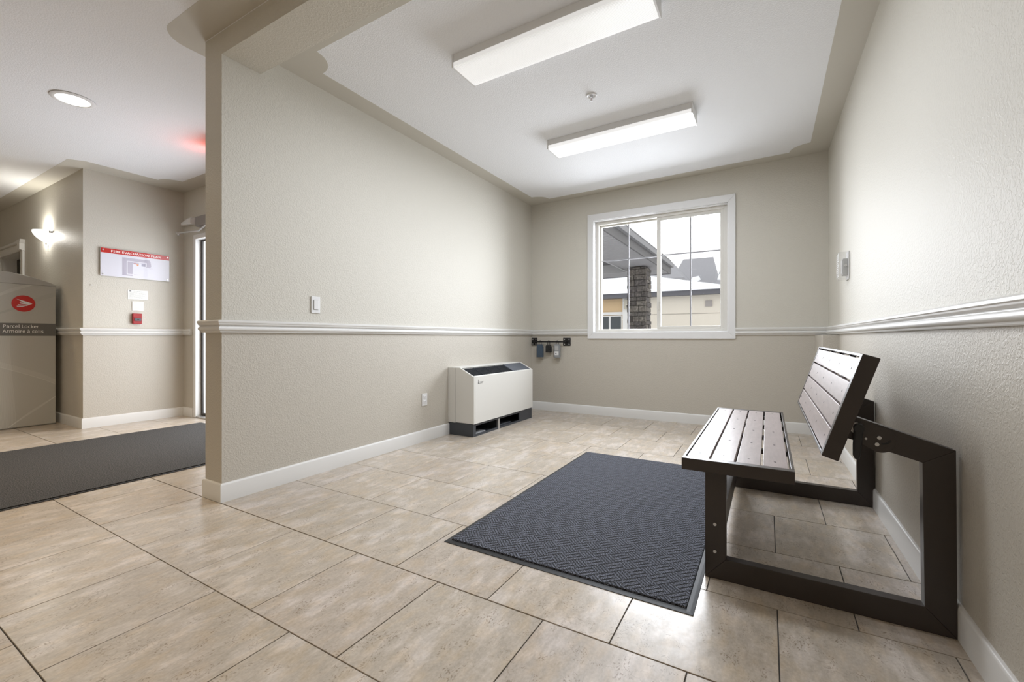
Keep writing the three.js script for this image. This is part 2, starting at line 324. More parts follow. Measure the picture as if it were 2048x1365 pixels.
// ------------------------------------------------------------------ window
{
  const w = thing('window_1', 'white framed sliding window with grilles, snowy roofs beyond', 'window', [-1.135, 0.959, ZB], STRUCT);
  const ox0 = -1.971, ox1 = -0.300, oy0 = 0.959, oy1 = 2.520, ix0 = -1.897, ix1 = -0.374, iy0 = 1.036, iy1 = 2.440, g = 0.0005;
  const cas = pts => slabXY(pts, ZB, ZB + 0.018, 0.002);
  part(w, 'casing', cas([[ox0, oy0], [ox1, oy0], [ix1 - g, iy0], [ix0 + g, iy0]]), M.casing);
  part(w, 'casing', cas([[ox1, oy0 + g], [ox1, oy1 - g], [ix1, iy1 - g], [ix1, iy0 + g]]), M.casing);
  part(w, 'casing', cas([[ox1, oy1], [ox0, oy1], [ix0 + g, iy1], [ix1 - g, iy1]]), M.casing);
  part(w, 'casing', cas([[ox0, oy1 - g], [ox0, oy0 + g], [ix0, iy0 + g], [ix0, iy1 - g]]), M.casing);
  const zf = -5.350, zb = -5.455;
  part(w, 'jamb', merge([box(ix0 - 0.008, ix0 + 0.006, iy0, iy1, zf, ZB), box(ix1 - 0.006, ix1 + 0.008, iy0, iy1, zf, ZB), box(ix0, ix1, iy1 - 0.006, iy1 + 0.008, zf, ZB), box(ix0, ix1, iy0 - 0.008, iy0 + 0.008, zf, ZB)]), M.casing);
  const ring = (x0, x1, y0, y1, t, za, zc, tb = t) => merge([rbox(x0, x0 + t, y0, y1, za, zc), rbox(x1 - t, x1, y0, y1, za, zc), rbox(x0 + t, x1 - t, y1 - t, y1, za, zc), rbox(x0 + t, x1 - t, y0, y0 + tb, za, zc)]);
  part(w, 'frame', ring(ix0, ix1, iy0, iy1, 0.044, zb, zf, 0.036), M.vinyl);
  const f = part(w, 'fixed_sash', ring(-1.855, -1.105, 1.058, 2.402, 0.026, -5.44, -5.405, 0.02), M.vinyl);
  const s = part(w, 'sliding_sash', ring(-1.140, -0.412, 1.062, 2.400, 0.044, -5.402, -5.362), M.vinyl);
  part(f, 'pane', box(-1.834, -1.120, 1.075, 2.380, -5.4225, -5.4225 + 0.0006), M.glass);
  part(s, 'pane', box(-1.098, -0.454, 1.102, 2.360, -5.3825, -5.3825 + 0.0006), M.glass);
  const munt = std('grey muntin', { color: lin(0.33, 0.33, 0.35), roughness: 0.5 });
  const bar = (p, a) => part(p, 'muntin', box(...a), munt);
  bar(f, [-1.499, -1.485, 1.078, 2.378, -5.4215, -5.4155]); bar(f, [-1.832, -1.12, 1.939, 1.953, -5.4214, -5.4150]);
  bar(s, [-0.773, -0.759, 1.104, 2.360, -5.3815, -5.3755]); bar(s, [-1.098, -0.454, 1.939, 1.953, -5.3814, -5.3750]);
  part(s, 'latch', rbox(-1.128, -1.112, 1.30, 1.40, -5.362, -5.350), M.vinyl);
}

// ------------------------------------------------------------------ glazed entry door and its closer
{
  const d = thing('door_1', 'white framed glazed entry door at the end of the runner', 'door', [-5.0, 0, ZD], STRUCT);
  const al = std('white painted door frame', { color: lin(0.80, 0.80, 0.79), roughness: 0.4 });
  const z0 = ZD - 0.12, z1 = ZD + 0.004;
  part(d, 'door_frame', merge([rbox(-6.046, -5.992, 0, 2.22, z0, z1), rbox(-4.01, -3.95, 0, 2.22, z0, z1), rbox(-5.992, -4.01, 2.165, 2.22, z0, z1)]), al);
  part(d, 'threshold', rbox(-5.985, -4.01, 0, 0.02, z0, z1, 0.004), M.steel);
  const zl = ZD - 0.055;
  for (const [a, b] of [[-5.990, -5.003], [-4.997, -4.012]]) {
    const leaf = part(d, 'door_leaf', merge([rbox(a, a + 0.030, 0.022, 2.163, zl - 0.020, zl, 0.002), rbox(b - 0.030, b, 0.022, 2.163, zl - 0.020, zl, 0.002), rbox(a + 0.030, b - 0.030, 2.145, 2.163, zl - 0.020, zl, 0.002), rbox(a + 0.030, b - 0.030, 0.022, 0.050, zl - 0.020, zl, 0.002)]), M.gasket, 'slim dark bronze door stiles');
    part(leaf, 'pane', box(a + 0.028, b - 0.028, 0.048, 2.147, zl - 0.0106, zl - 0.0100), M.glass);
    part(leaf, 'pull_handle', merge([rod([b - 0.06, 0.9, zl + 0.05], [b - 0.06, 1.2, zl + 0.05], 0.011), rod([b - 0.06, 0.93, zl + 0.05], [b - 0.06, 0.93, zl - 0.01], 0.008), rod([b - 0.06, 1.17, zl + 0.05], [b - 0.06, 1.17, zl - 0.01], 0.008)]), M.steel);
  }
  const c = part(d, 'door_closer', rbox(-5.85, -5.42, 2.285, 2.40, ZD + 0.001, ZD + 0.07, 0.006), std('grey closer cover', { color: lin(0.27, 0.25, 0.235), roughness: 0.45 }));
  part(c, 'closer_arm', merge([rod([-6.235, 2.245, ZD + 0.10], [-5.80, 2.235, ZD + 0.055], 0.010), rod([-5.80, 2.235, ZD + 0.055], [-5.62, 2.29, ZD + 0.05], 0.010), rod([-6.20, 2.235, ZD + 0.095], [-6.20, 2.215, ZD + 0.095], 0.012)]), M.steel);
}
{
  const e = thing('alarm_box', 'small white plastic box on the wall above the glazed door', 'alarm box', [-6.12, 2.33, ZD]);
  part(e, 'housing', slabXY([[-6.25, 2.355], [-6.0, 2.345], [-6.0, 2.42], [-6.08, 2.42], [-6.25, 2.385]], ZD, ZD + 0.05, 0.006), M.white);
  part(e, 'lens', rbox(-6.05, -6.005, 2.355, 2.41, ZD + 0.05, ZD + 0.056, 0.003), M.trim);
}

// ------------------------------------------------------------------ cased doorway behind the locker
{
  const d = thing('door_2', 'white cased doorway with a fluted corner block behind the parcel locker', 'doorway', [-8.93, 0, ZS], STRUCT);
  const z1 = ZS + 0.022;
  part(d, 'casing', rbox(-8.44, -8.345, 0, 2.10, ZS, z1, 0.004), M.trim);
  part(d, 'casing', rbox(-9.515, -9.42, 0, 2.10, ZS, z1, 0.004), M.trim);
  part(d, 'head_casing', merge([rbox(-9.53, -8.345, 2.113, 2.20, ZS, z1, 0.004), rbox(-9.54, -8.335, 2.20, 2.235, ZS, ZS + 0.045, 0.008), rbox(-9.54, -8.33, 2.098, 2.113, ZS, ZS + 0.032, 0.004)]), M.trim);
  part(d, 'capital', slabXY([[-8.450, 2.113], [-8.338, 2.113], [-8.338, 2.19], [-8.310, 2.245], [-8.48, 2.245], [-8.45, 2.19]], ZS, ZS + 0.05, 0.004), M.trim);
  part(d, 'jamb', merge([box(-8.46, -8.44, 0, 2.115, ZS - 0.14, ZS), box(-9.42, -9.40, 0, 2.115, ZS - 0.14, ZS), box(-9.42, -8.44, 2.095, 2.115, ZS - 0.14, ZS)]), M.trim);
  const p = part(d, 'door_leaf', rbox(-9.06, -8.20, 0.02, 2.08, -3.19, -3.15, 0.004), M.trim);
  part(p, 'door_sign', rbox(-8.85, -8.66, 1.60, 1.76, -3.15, -3.143, 0.002), M.black);
}

// ------------------------------------------------------------------ strip lights
const glow = (name, rgb, k) => std(name, { color: lin(0.9, 0.9, 0.9), emissive: lin(...rgb), emissiveIntensity: k, roughness: 0.4 });
function stripLight(zc, label, k) {
  const x0 = -1.745, x1 = -0.500, hw = 0.125, xc = (x0 + x1) / 2, y = yc(xc);
  const g = thing('ceiling_light', label, 'ceiling light', [xc, y - 0.085, zc], { group: 'strip lights on the entry ceiling' });
  g.rotation.z = 0.0135;
  const yt = y, yb = y - 0.085;
  part(g, 'housing', merge([box(x0 + 0.012, x1 - 0.012, yb + 0.03, yt, zc - hw + 0.006, zc + hw - 0.006)]), M.white);
  part(g, 'end_cap', rbox(x0, x0 + 0.012, yb, yt, zc - hw, zc + hw, 0.002), M.white);
  part(g, 'end_cap', rbox(x1 - 0.012, x1, yb, yt, zc - hw, zc + hw, 0.002), M.white);
  const lens = []; { // shallow ribbed lens: fine prisms along its length
    const n = 60; const shape = [[-hw + 0.003, 0.034]]; for (let i = 0; i <= n; i++) { const t = i / n; shape.push([-hw + 0.003 + t * 2 * (hw - 0.003), (i % 2 ? 0.0012 : 0) + 0.006 * Math.pow(Math.abs(2 * t - 1), 6)]); } shape.push([hw - 0.003, 0.034]);
    lens.push(slabZY(shape.map(([a, b]) => [zc + a, yb + b]), x0 + 0.012, x1 - 0.012, 0));
  }
  part(g, 'lens', merge(lens), glow('lit prismatic lens', [0.97, 0.985, 1.0], k));
  const l = new THREE.RectAreaLight(lin(0.92, 0.967, 1.045), TUBE_LIGHT, x1 - x0 - 0.04, 2 * hw - 0.02); l.position.set(0, -0.006, 0); l.rotation.x = -Math.PI / 2; g.add(l);
  return g;
}
stripLight(-2.345, 'long white strip light nearer the ceiling beam', 0.34);
stripLight(-3.745, 'long white strip light nearer the window', 0.42);

// sprinkler
{
  const x = -1.142, z = -3.135, y = yc(x), s = thing('sprinkler_head', 'chrome sprinkler head in a white ring between the strip lights', 'sprinkler', [x, y - 0.05, z]);
  const ring = new THREE.LatheGeometry([[0.024, 0], [0.040, 0], [0.041, -0.004], [0.036, -0.008], [0.026, -0.005], [0.024, 0]].map(p => new THREE.Vector2(...p)), 32); ring.translate(x, y, z);
  part(s, 'escutcheon', ring, M.white);
  part(s, 'nozzle', merge([rod([x, y, z], [x, y - 0.018, z], 0.011), rod([x - 0.009, y - 0.018, z], [x - 0.004, y - 0.042, z], 0.0022), rod([x + 0.009, y - 0.018, z], [x + 0.004, y - 0.042, z], 0.0022)]), M.steel);
  part(s, 'deflector', rod([x, y - 0.042, z], [x, y - 0.0445, z], 0.014), M.steel);
  part(s, 'bulb', rod([x, y - 0.018, z], [x, y - 0.042, z], 0.002), std('red glass bulb', { color: lin(0.35, 0.05, 0.03), roughness: 0.2 }));
}

// recessed downlights
function downlight(x, z, label) {
  const g = thing('downlight', label, 'downlight', [x, HH - 0.012, z], { group: 'recessed downlights in the hall ceiling' });
  const ring = new THREE.LatheGeometry([[0.098, 0], [0.128, 0], [0.126, -0.006], [0.100, -0.011], [0.098, -0.006], [0.098, 0]].map(p => new THREE.Vector2(...p)), 48); ring.translate(x, HH, z);
  part(g, 'trim_ring', ring, M.white);
  part(g, 'lens', rod([x, HH, z], [x, HH - 0.006, z], 0.0985, 0.0985, 48), glow('lit downlight lens', [1.0, 0.97, 0.90], 1.6));
  const l = new THREE.SpotLight(lin(1.0, 0.76, 0.46), DOWN_LIGHT, 0, 1.25, 0.9, 2); l.position.set(0, -0.01, 0); l.target.position.set(0, -2, 0); l.shadow.radius = 5; l.castShadow = true; g.add(l); g.add(l.target);
}
downlight(-4.54, -1.185, 'round recessed downlight above the dark hall runner');
downlight(-7.4, 0.35, 'round recessed downlight above the front of the parcel locker');
downlight(-4.54, 1.55, 'round recessed downlight over the rear end of the runner');
downlight(-1.7, 1.55, 'round recessed downlight behind the camera by the rear wall');

// wall sconce
{
  const x = -7.42, y = 2.10, z = ZS, s = thing('wall_sconce', 'lit white glass half-bowl sconce on the hall wall', 'sconce', [x, y, z]);
  const pts = []; for (let i = 0; i <= 14; i++) { const t = i / 14; pts.push(new THREE.Vector2(0.008 + 0.122 * Math.pow(Math.sin(t * Math.PI / 2), 0.75), t * 0.135)); }
  const bowl = new THREE.LatheGeometry(pts, 32, -Math.PI / 2, Math.PI); bowl.translate(x, y, z + 0.004);
  const sm = std('lit frosted glass', { color: lin(0.9, 0.9, 0.88), emissive: lin(1.0, 0.97, 0.9), emissiveIntensity: 1.5, roughness: 0.5, side: THREE.DoubleSide });
  part(s, 'shade', bowl, sm);
  part(s, 'wall_plate', rbox(x - 0.06, x + 0.06, y + 0.02, y + 0.11, z, z + 0.012, 0.004), M.steel);
  part(s, 'finial', new THREE.SphereGeometry(0.012, 16, 12).translate(x, y - 0.008, z + 0.014), M.steel);
  part(s, 'bracket', merge([rbox(x + 0.10, x + 0.15, y + 0.10, y + 0.125, z, z + 0.03, 0.003)]), M.steel);
  const l = new THREE.PointLight(lin(1.0, 0.97, 0.9), SCONCE_LIGHT, 0, 2); l.position.set(0, 0.10, 0.065); l.shadow.radius = 2; l.castShadow = true; s.add(l);
}

// exit sign hidden behind the wall post, reddening the ceiling
{
  const x = -4.42, z = -2.14, e = thing('exit_sign', 'red lit exit sign hanging from the hall ceiling behind the wall post', 'exit sign', [x, HH - 0.24, z]);
  part(e, 'housing', rbox(x - 0.16, x + 0.16, HH - 0.24, HH - 0.05, z - 0.02, z + 0.02, 0.006), M.white);
  part(e, 'lit_face', box(x - 0.14, x + 0.14, HH - 0.225, HH - 0.065, z + 0.02, z + 0.022), std('red lit sign face', { color: lin(0.5, 0.02, 0.01), emissive: lin(1.0, 0.08, 0.03), emissiveIntensity: 1.0, roughness: 0.4 }));
  part(e, 'stem', rod([x, HH - 0.05, z], [x, HH, z], 0.012), M.white);
  const l = new THREE.PointLight(lin(1.0, 0.10, 0.06), 0.06, 0, 2); l.position.set(-0.20, 0.10, 0.03); l.castShadow = true; e.add(l);
}

// ------------------------------------------------------------------ switch, outlet, thermostat
{
  const s = thing('light_switch', 'white rocker light switch plate above the chair rail', 'light switch', [XL, 1.143, -1.98]);
  part(s, 'plate', rbox(XL, XL + 0.007, 1.143, 1.262, -2.017, -1.945, 0.003), M.white);
  const r = part(s, 'rocker', slabZY([[-1.998, 1.170], [-1.964, 1.170], [-1.964, 1.236], [-1.998, 1.236]], XL + 0.006, XL + 0.012, 0.0015), M.white);
  part(r, 'slot', box(XL + 0.0065, XL + 0.0075, 1.167, 1.239, -2.0005, -1.9615), std('switch slot shadow gap', { color: lin(0.35, 0.35, 0.35), roughness: 0.6 }));
  for (const y of [1.152, 1.253]) part(s, 'screw', rod([XL + 0.006, y, -1.981], [XL + 0.0078, y, -1.981], 0.0032), M.white);
}
{
  const zc = -3.125, s = thing('wall_outlet', 'white duplex wall outlet low on the wall beside the heater', 'outlet', [XL, 0.333, zc]);
  part(s, 'plate', rbox(XL, XL + 0.006, 0.333, 0.447, zc - 0.036, zc + 0.036, 0.003), M.white);
  for (const y of [0.368, 0.412]) {
    const f = part(s, 'receptacle', rbox(XL + 0.004, XL + 0.0085, y - 0.016, y + 0.016, zc - 0.017, zc + 0.017, 0.002), M.white);
    part(f, 'slots', merge([box(XL + 0.0083, XL + 0.0088, y - 0.004, y + 0.008, zc - 0.008, zc - 0.006), box(XL + 0.0083, XL + 0.0088, y - 0.004, y + 0.006, zc + 0.006, zc + 0.008), rod([XL + 0.0083, y - 0.009, zc], [XL + 0.0088, y - 0.009, zc], 0.0025)]), M.black);
  }
}
{
  const X = xr(-4.13), z0 = -4.185, z1 = -4.075, y0 = 1.408, y1 = 1.615, d = 0.065;
  const t = thing('thermostat', 'thermostat in a clear locking guard on the bench wall', 'thermostat', [X, y0, -4.13]);
  part(t, 'guard', rbox(X - d, X, y0, y1, z0, z1, 0.010, 3), phy('clear acrylic guard', { color: lin(0.97, 0.97, 0.97), roughness: 0.08, transmission: 0.85, thickness: 0, ior: 1.4 }));
  part(t, 'back_plate', rbox(X - 0.006, X, y0 - 0.002, y1 + 0.002, z0 - 0.004, z1 + 0.004, 0.002), M.white);
  const b = part(t, 'thermostat_body', rbox(X - 0.036, X - 0.006, 1.440, 1.565, -4.17, -4.09, 0.005), std('grey thermostat', { color: lin(0.42, 0.42, 0.41), roughness: 0.5 }));
  part(b, 'scale', rbox(X - 0.040, X - 0.0365, 1.452, 1.555, -4.163, -4.097, 0.002), M.white);
  part(t, 'vent_ribs', merge(Array.from({ length: 12 }, (_, i) => box(X - d - 0.001, X - d + 0.001, y0 + 0.02 + i * 0.0145, y0 + 0.026 + i * 0.0145, z0 + 0.012, z1 - 0.012))), M.white);
  part(t, 'lock', rod([X - 0.022, 1.509, z1 - 0.001], [X - 0.022, 1.509, z1 + 0.008], 0.009), M.steel);
}

// ------------------------------------------------------------------ wall heater
{
  const z0 = -4.707, z1 = -3.478, h = thing('wall_heater', 'white wall heater cabinet with sloping dark grille and slate plinth', 'heater', [-2.62, 0, -4.09]);
  const s = thing => thing;
  const A = [-2.631, 0.673], Bp = [-2.461, 0.586];
  const prof = (x0, x1) => [[x0, 0.128], [x1, 0.128]];
  part(h, 'back_sleeve', slabXY([[XL, 0.123], [-2.688, 0.123], [-2.688, 0.673], [XL, 0.673]], z0, z1, 0.003), M.shell);
  // cabinet: front, two sides, and the rim round the sloping opening
  const dir = [Bp[0] - A[0], Bp[1] - A[1]], L = Math.hypot(...dir), ux = dir[0] / L, uy = dir[1] / L, nx = -uy, ny = ux;   // down the slope, and out of it
  const S = (t, o) => [A[0] + ux * t + nx * o, A[1] + uy * t + ny * o];
  const side = [[-2.685, 0.128], [-2.461, 0.128], Bp, A, [-2.685, 0.673]];
  part(h, 'side_panel', slabXY(side, z1 - 0.020, z1, 0.003), M.shell);
  part(h, 'side_panel', slabXY(side, z0, z0 + 0.020, 0.003), M.shell);
  const front = part(h, 'front_panel', slabXY([[-2.481, 0.128], [-2.461, 0.128], Bp, S(L - 0.020, 0), S(L - 0.020, -0.018), [-2.481, 0.57]], z0 + 0.0205, z1 - 0.0205, 0.002), M.shell);
  part(h, 'top_panel', slabXY([[-2.685, 0.655], [-2.640, 0.655], S(0.012, -0.016), S(0.012, 0), A, [-2.685, 0.673]], z0 + 0.0205, z1 - 0.0205, 0.002), M.shell);
  part(h, 'air_well', slabXY([[-2.684, 0.135], [-2.482, 0.135], [-2.482, 0.52], S(0.012, -0.05), [-2.684, 0.60]], z0 + 0.021, z1 - 0.021, 0), M.black);
  const zg = -4.275;                                         // grille runs from z1 to zg, the control lid beyond
  const grille = part(h, 'grille', merge([slabXY([S(0.013, -0.030), S(L - 0.021, -0.030), S(L - 0.021, -0.024), S(0.013, -0.024)], zg, z1 - 0.022, 0)]), M.black);
  const n = 9; for (let i = 0; i < n; i++) { const t = 0.016 + (L - 0.040) * (i + 0.5) / n; part(grille, 'louvre', slabXY([S(t - 0.002, -0.022), S(t + 0.0005, -0.022), S(t + 0.003, -0.006), S(t - 0.0002, -0.006)], zg + 0.002, z1 - 0.024, 0.0005), M.slate); }
  for (let i = 1; i < 4; i++) { const z = z1 - 0.022 + (zg - z1) * i / 4; part(grille, 'grille_rib', slabXY([S(0.014, -0.022), S(L - 0.022, -0.022), S(L - 0.022, -0.009), S(0.014, -0.009)], z - 0.002, z + 0.002, 0), M.slate); }
  part(h, 'control_lid', slabXY([S(0.013, -0.022), S(L - 0.021, -0.022), S(L - 0.021, -0.003), S(0.013, -0.003)], z0 + 0.022, zg - 0.004, 0.002), M.slateLight);
  part(front, 'maker_mark', merge([slabZY([[-3.556, 0.517], [-3.546, 0.517], [-3.552, 0.556], [-3.556, 0.556]], -2.461, -2.4604, 0), box(-2.461, -2.4604, 0.517, 0.521, -3.625, -3.556), box(-2.461, -2.4604, 0.531, 0.534, -3.640, -3.568)]), M.black);
  // slate plinth with two open bays
  const X = -2.473, b0 = -4.702, b1 = -3.484, p = M.slate;
  part(h, 'plinth', merge([box(-2.77, X, 0, 0.127, b1 - 0.012, b1), box(-2.77, X, 0, 0.127, b0, b0 + 0.012), box(-2.77, -2.76, 0, 0.127, b0 + 0.012, b1 - 0.012), box(X - 0.012, X, 0, 0.020, b0 + 0.012, b1 - 0.012), box(X - 0.012, X, 0.105, 0.127, b0 + 0.012, b1 - 0.012), box(X - 0.012, X, 0.020, 0.105, b1 - 0.045, b1 - 0.012), box(X - 0.012, X, 0.020, 0.105, b0 + 0.012, -4.40), box(-2.76, X - 0.012, 0, 0.004, b0 + 0.012, b1 - 0.012)]), p);
  part(h, 'plinth_post', rbox(X - 0.02, X + 0.003, 0, 0.108, -3.968, -3.938, 0.002), M.steel);
  part(h, 'plinth_divider', box(-2.75, X - 0.02, 0.004, 0.11, -3.955, -3.950), p);
  part(h, 'filter_tray', rbox(-2.66, -2.50, 0.005, 0.022, -3.74, -3.54, 0.004), std('pale filter pad', { color: lin(0.35, 0.35, 0.36), roughness: 0.8 }));
  part(h, 'filter_tray', rbox(-2.66, -2.50, 0.004, 0.030, -4.25, -4.02, 0.004), p);
}

// ------------------------------------------------------------------ key rail and lock boxes
{
  const y = 0.916, zr = ZB + 0.045, r = thing('key_rail', 'black pipe rail on two bolted wall plates under the chair rail', 'rail', [-2.49, 0.866, ZB]);
  for (const [x0, x1] of [[-2.777, -2.690], [-2.312, -2.207]]) {
    const p = part(r, 'wall_plate', rbox(x0, x1, 0.864, 0.968, ZB, ZB + 0.008, 0.003), M.iron);
    for (const bx of [x0 + 0.020, x1 - 0.020]) for (const by of [0.884, 0.948]) part(p, 'bolt', new THREE.SphereGeometry(0.0085, 14, 8).scale(1, 1, 0.6).translate(bx, by, ZB + 0.009), M.steel);
    part(r, 'standoff', rod([(x0 + x1) / 2, y, ZB + 0.008], [(x0 + x1) / 2, y, zr], 0.011), M.iron);
  }
  part(r, 'bar', rod([-2.745, y, zr], [-2.250, y, zr], 0.0095), M.iron);
  const shackle = (x, top, drop, w, rr) => { const pts = []; pts.push(new THREE.Vector3(x - w, drop, zr)); for (let i = 0; i <= 10; i++) { const a = Math.PI - Math.PI * i / 10; pts.push(new THREE.Vector3(x + w * Math.cos(a), top - w + w * Math.sin(a), zr)); } pts.push(new THREE.Vector3(x + w, drop, zr)); return new THREE.TubeGeometry(new THREE.CatmullRomCurve3(pts), 40, rr, 8); };
  const lock = (x, w, yb, yt, taper, label, mat, sm) => {
    const t = thing('lock_box', label, 'lock box', [x, yb, zr], { group: 'lock boxes hanging on the key rail' });
    part(t, 'body', slabXY([[x - w, yb], [x + w, yb], [x + w, yt - taper], [x + w * 0.55, yt], [x - w * 0.75, yt], [x - w, yt - taper * 0.6]], zr - 0.018, zr + 0.024, 0.004), mat);
    part(t, 'shackle', shackle(x, y + 0.0140, yt - 0.004, 0.0145, 0.0042), sm);
    return t;
  };
  const a = lock(-2.626, 0.043, 0.710, 0.882, 0.04, 'blue grey key lock box hanging nearest the corner', std('blue grey vinyl', { color: lin(0.06, 0.09, 0.13), roughness: 0.55 }), M.iron);
  part(a, 'cover_seam', box(-2.668, -2.584, 0.735, 0.737, zr + 0.0238, zr + 0.0248), M.slate);
  const b = lock(-2.500, 0.037, 0.774, 0.870, 0.02, 'short black key lock box hanging in the middle of the rail', M.black, M.iron);
  part(b, 'dial', rod([-2.492, 0.82, zr + 0.022], [-2.492, 0.82, zr + 0.030], 0.014), M.iron);
  const c = lock(-2.377, 0.040, 0.709, 0.885, 0.03, 'silver key lock box with a white sticker hanging on the rail', std('silver grey vinyl', { color: lin(0.30, 0.31, 0.32), roughness: 0.45 }), M.iron);
  const st = part(c, 'sticker', rbox(-2.405, -2.348, 0.742, 0.792, zr + 0.0238, zr + 0.0252, 0.001), M.white);
  part(st, 'sticker_mark', box(-2.392, -2.377, 0.755, 0.770, zr + 0.0252, zr + 0.0257), M.slate);
  part(c, 'sleeve_edge', rbox(-2.417, -2.407, 0.712, 0.86, zr - 0.016, zr + 0.026, 0.002), M.slate);
  part(c, 'keypad', rbox(-2.402, -2.352, 0.80, 0.862, zr + 0.0238, zr + 0.0262, 0.002), std('worn silver keypad', { color: lin(0.5, 0.5, 0.5), roughness: 0.4, metalness: 0.3 }));
}

// ------------------------------------------------------------------ bench
{
  const slatTex = tex(512, (u, v) => { const n = fbm(u, v, 30, 5, 4, 80), f = noise(u * 220, v * 40, 220, 40, 84); const k = 1 + 0.05 * n + 0.025 * f; return [0.640 * k, 0.595 * k, 0.585 * k]; }, { srgb: true, m: 0.5 });
  const slatM = std('taupe composite slat', { map: slatTex, roughness: 0.36 });
  const frameM = M.bronze, rimM = std('brown frame top', { color: lin(0.12, 0.10, 0.095), roughness: 0.32 });
  const t = thing('bench', 'brown metal bench with taupe slatted seat and tilting slatted back', 'bench', [0.15, 0, -2.59]);
  const screwM = std('dark screw', { color: lin(0.05, 0.04, 0.035), roughness: 0.5, metalness: 0.5 });
  // seat
  const sx0 = -0.300, sx1 = 0.084, sy0 = 0.442, sy1 = 0.489, sz1 = -1.863, sz0 = -3.320;
  const fr = part(t, 'seat_frame', merge([rbox(sx0, sx1, sy0, sy1, sz1 - 0.036, sz1, 0.003), rbox(sx0, sx1, sy0, sy1, sz0, sz0 + 0.036, 0.003), rbox(sx0, sx0 + 0.011, sy0, sy1, sz0 + 0.036, sz1 - 0.036, 0.002), rbox(sx1 - 0.011, sx1, sy0, sy1, sz0 + 0.036, sz1 - 0.036, 0.002)]), frameM);
  const rows = [-1.975, -2.285, -2.597, -2.905, -3.215];
  for (const z of rows) part(fr, 'cross_bar', rbox(sx0 + 0.011, sx1 - 0.011, 0.446, 0.466, z - 0.015, z + 0.015, 0.002), frameM);
  for (let i = 0; i < 4; i++) {
    const x0 = -0.2845 + i * 0.0893, x1 = x0 + 0.0815;
    const s = part(t, 'seat_slat', rbox(x0, x1, 0.4665, 0.4885, sz0 + 0.037, sz1 - 0.037, 0.002), slatM);
    for (const z of rows) part(s, 'screw', rod([(x0 + x1) / 2, 0.4880, z], [(x0 + x1) / 2, 0.4892, z], 0.0045, 0.0045, 10), screwM);
  }
  // back, in a frame that leans: u up the back, n towards the sitter
  const O = [0.161, 0.559], U = [0.3042, 0.9526], N = [-0.9526, 0.3042], LB = 0.375;
  const lean = (g) => { const m = new THREE.Matrix4().makeBasis(new THREE.Vector3(U[0], U[1], 0), new THREE.Vector3(N[0], N[1], 0), new THREE.Vector3(0, 0, 1)); m.setPosition(O[0], O[1], 0); g.applyMatrix4(m); return g; };
  const bf = part(t, 'back_frame', lean(merge([rbox(0, LB, -0.050, 0, sz1 - 0.036, sz1, 0.003), rbox(0, LB, -0.050, 0, sz0, sz0 + 0.036, 0.003), rbox(0, 0.011, -0.050, 0, sz0 + 0.036, sz1 - 0.036, 0.002), rbox(LB - 0.011, LB, -0.050, 0, sz0 + 0.036, sz1 - 0.036, 0.002)])), frameM);
  for (const z of rows) part(bf, 'cross_bar', lean(rbox(0.011, LB - 0.011, -0.044, -0.024, z - 0.015, z + 0.015, 0.002)), frameM);
  for (let i = 0; i < 4; i++) {
    const u0 = 0.0145 + i * 0.0875, u1 = u0 + 0.0805;
    const s = part(t, 'back_slat', lean(rbox(u0, u1, -0.0235, -0.0015, sz0 + 0.037, sz1 - 0.037, 0.002)), slatM);
    for (const z of rows) part(s, 'screw', lean(rod([(u0 + u1) / 2, -0.002, z], [(u0 + u1) / 2, -0.0008, z], 0.0045, 0.0045, 10)), screwM);
  }
  // side frames of mitred tube
  for (const [za, zb, near] of [[-1.975, -1.933, 1], [-3.232, -3.190, 0]]) {
    const f = part(t, 'front_leg', slabXY([[-0.221, 0], [-0.144, 0.085], [-0.144, 0.442], [-0.221, 0.442]], za, zb, 0.002), frameM);
    part(t, 'bottom_rail', slabXY([[-0.221, 0], [0.526, 0], [0.447, 0.082], [-0.144, 0.085]], za, zb, 0.002), frameM);
    part(t, 'rear_leg', slabXY([[0.526, 0], [0.522, 0.606], [0.441, 0.556], [0.447, 0.082]], za, zb, 0.002), frameM);
    part(t, 'arm', slabXY([[0.522, 0.606], [0.262, 0.694], [0.233, 0.617], [0.441, 0.556]], za, zb, 0.002), frameM);
    const zo = near ? zb : za, k = near ? 1 : -1;
    const plate = []; plate.push([0.250, 0.6805], [0.236, 0.628]); for (let i = 0; i <= 16; i++) { const a = (-108 + i * 180 / 16) * Math.PI / 180; plate.push([0.333 + 0.043 * Math.cos(a), 0.619 + 0.043 * Math.sin(a)]); }
    const pv = part(t, 'pivot_plate', slabXY(plate, Math.min(zo, zo + k * 0.003), Math.max(zo, zo + k * 0.003), 0.0008), frameM);
    for (const [x, y, r] of [[0.329, 0.627, 0.0062], [0.323, 0.604, 0.0062], [0.293, 0.620, 0.0036]]) part(pv, 'bolt', rod([x, y, zo + k * 0.003], [x, y, zo + k * 0.0075], r, r, 16), M.steel);
    if (near) part(pv, 'slot', new THREE.TorusGeometry(0.034, 0.0028, 8, 16, 0.9).rotateZ(-1.5).translate(0.333, 0.640, zo + 0.0025), M.black);
    for (const y of [0.219, 0.110]) part(f, 'bolt', rod([-0.184, y, zo], [-0.184, y, zo + k * 0.004], 0.0062, 0.0062, 16), M.steel);
    if (near) {
      const hub = part(t, 'lock_lever', merge([rod([0.272, 0.657, zo + 0.003], [0.272, 0.657, zo + 0.032], 0.0165, 0.0145, 24), slabXY([[0.258, 0.66], [0.2545, 0.60], [0.2545, 0.562], [0.259, 0.551], [0.266, 0.548], [0.273, 0.553], [0.276, 0.564], [0.284, 0.66]], zo + 0.014, zo + 0.030, 0.005)]), M.black);
      part(hub, 'stud', rod([0.2655, 0.655, zo + 0.002], [0.2655, 0.655, zo + 0.012], 0.019, 0.019, 20), M.steel);
    }
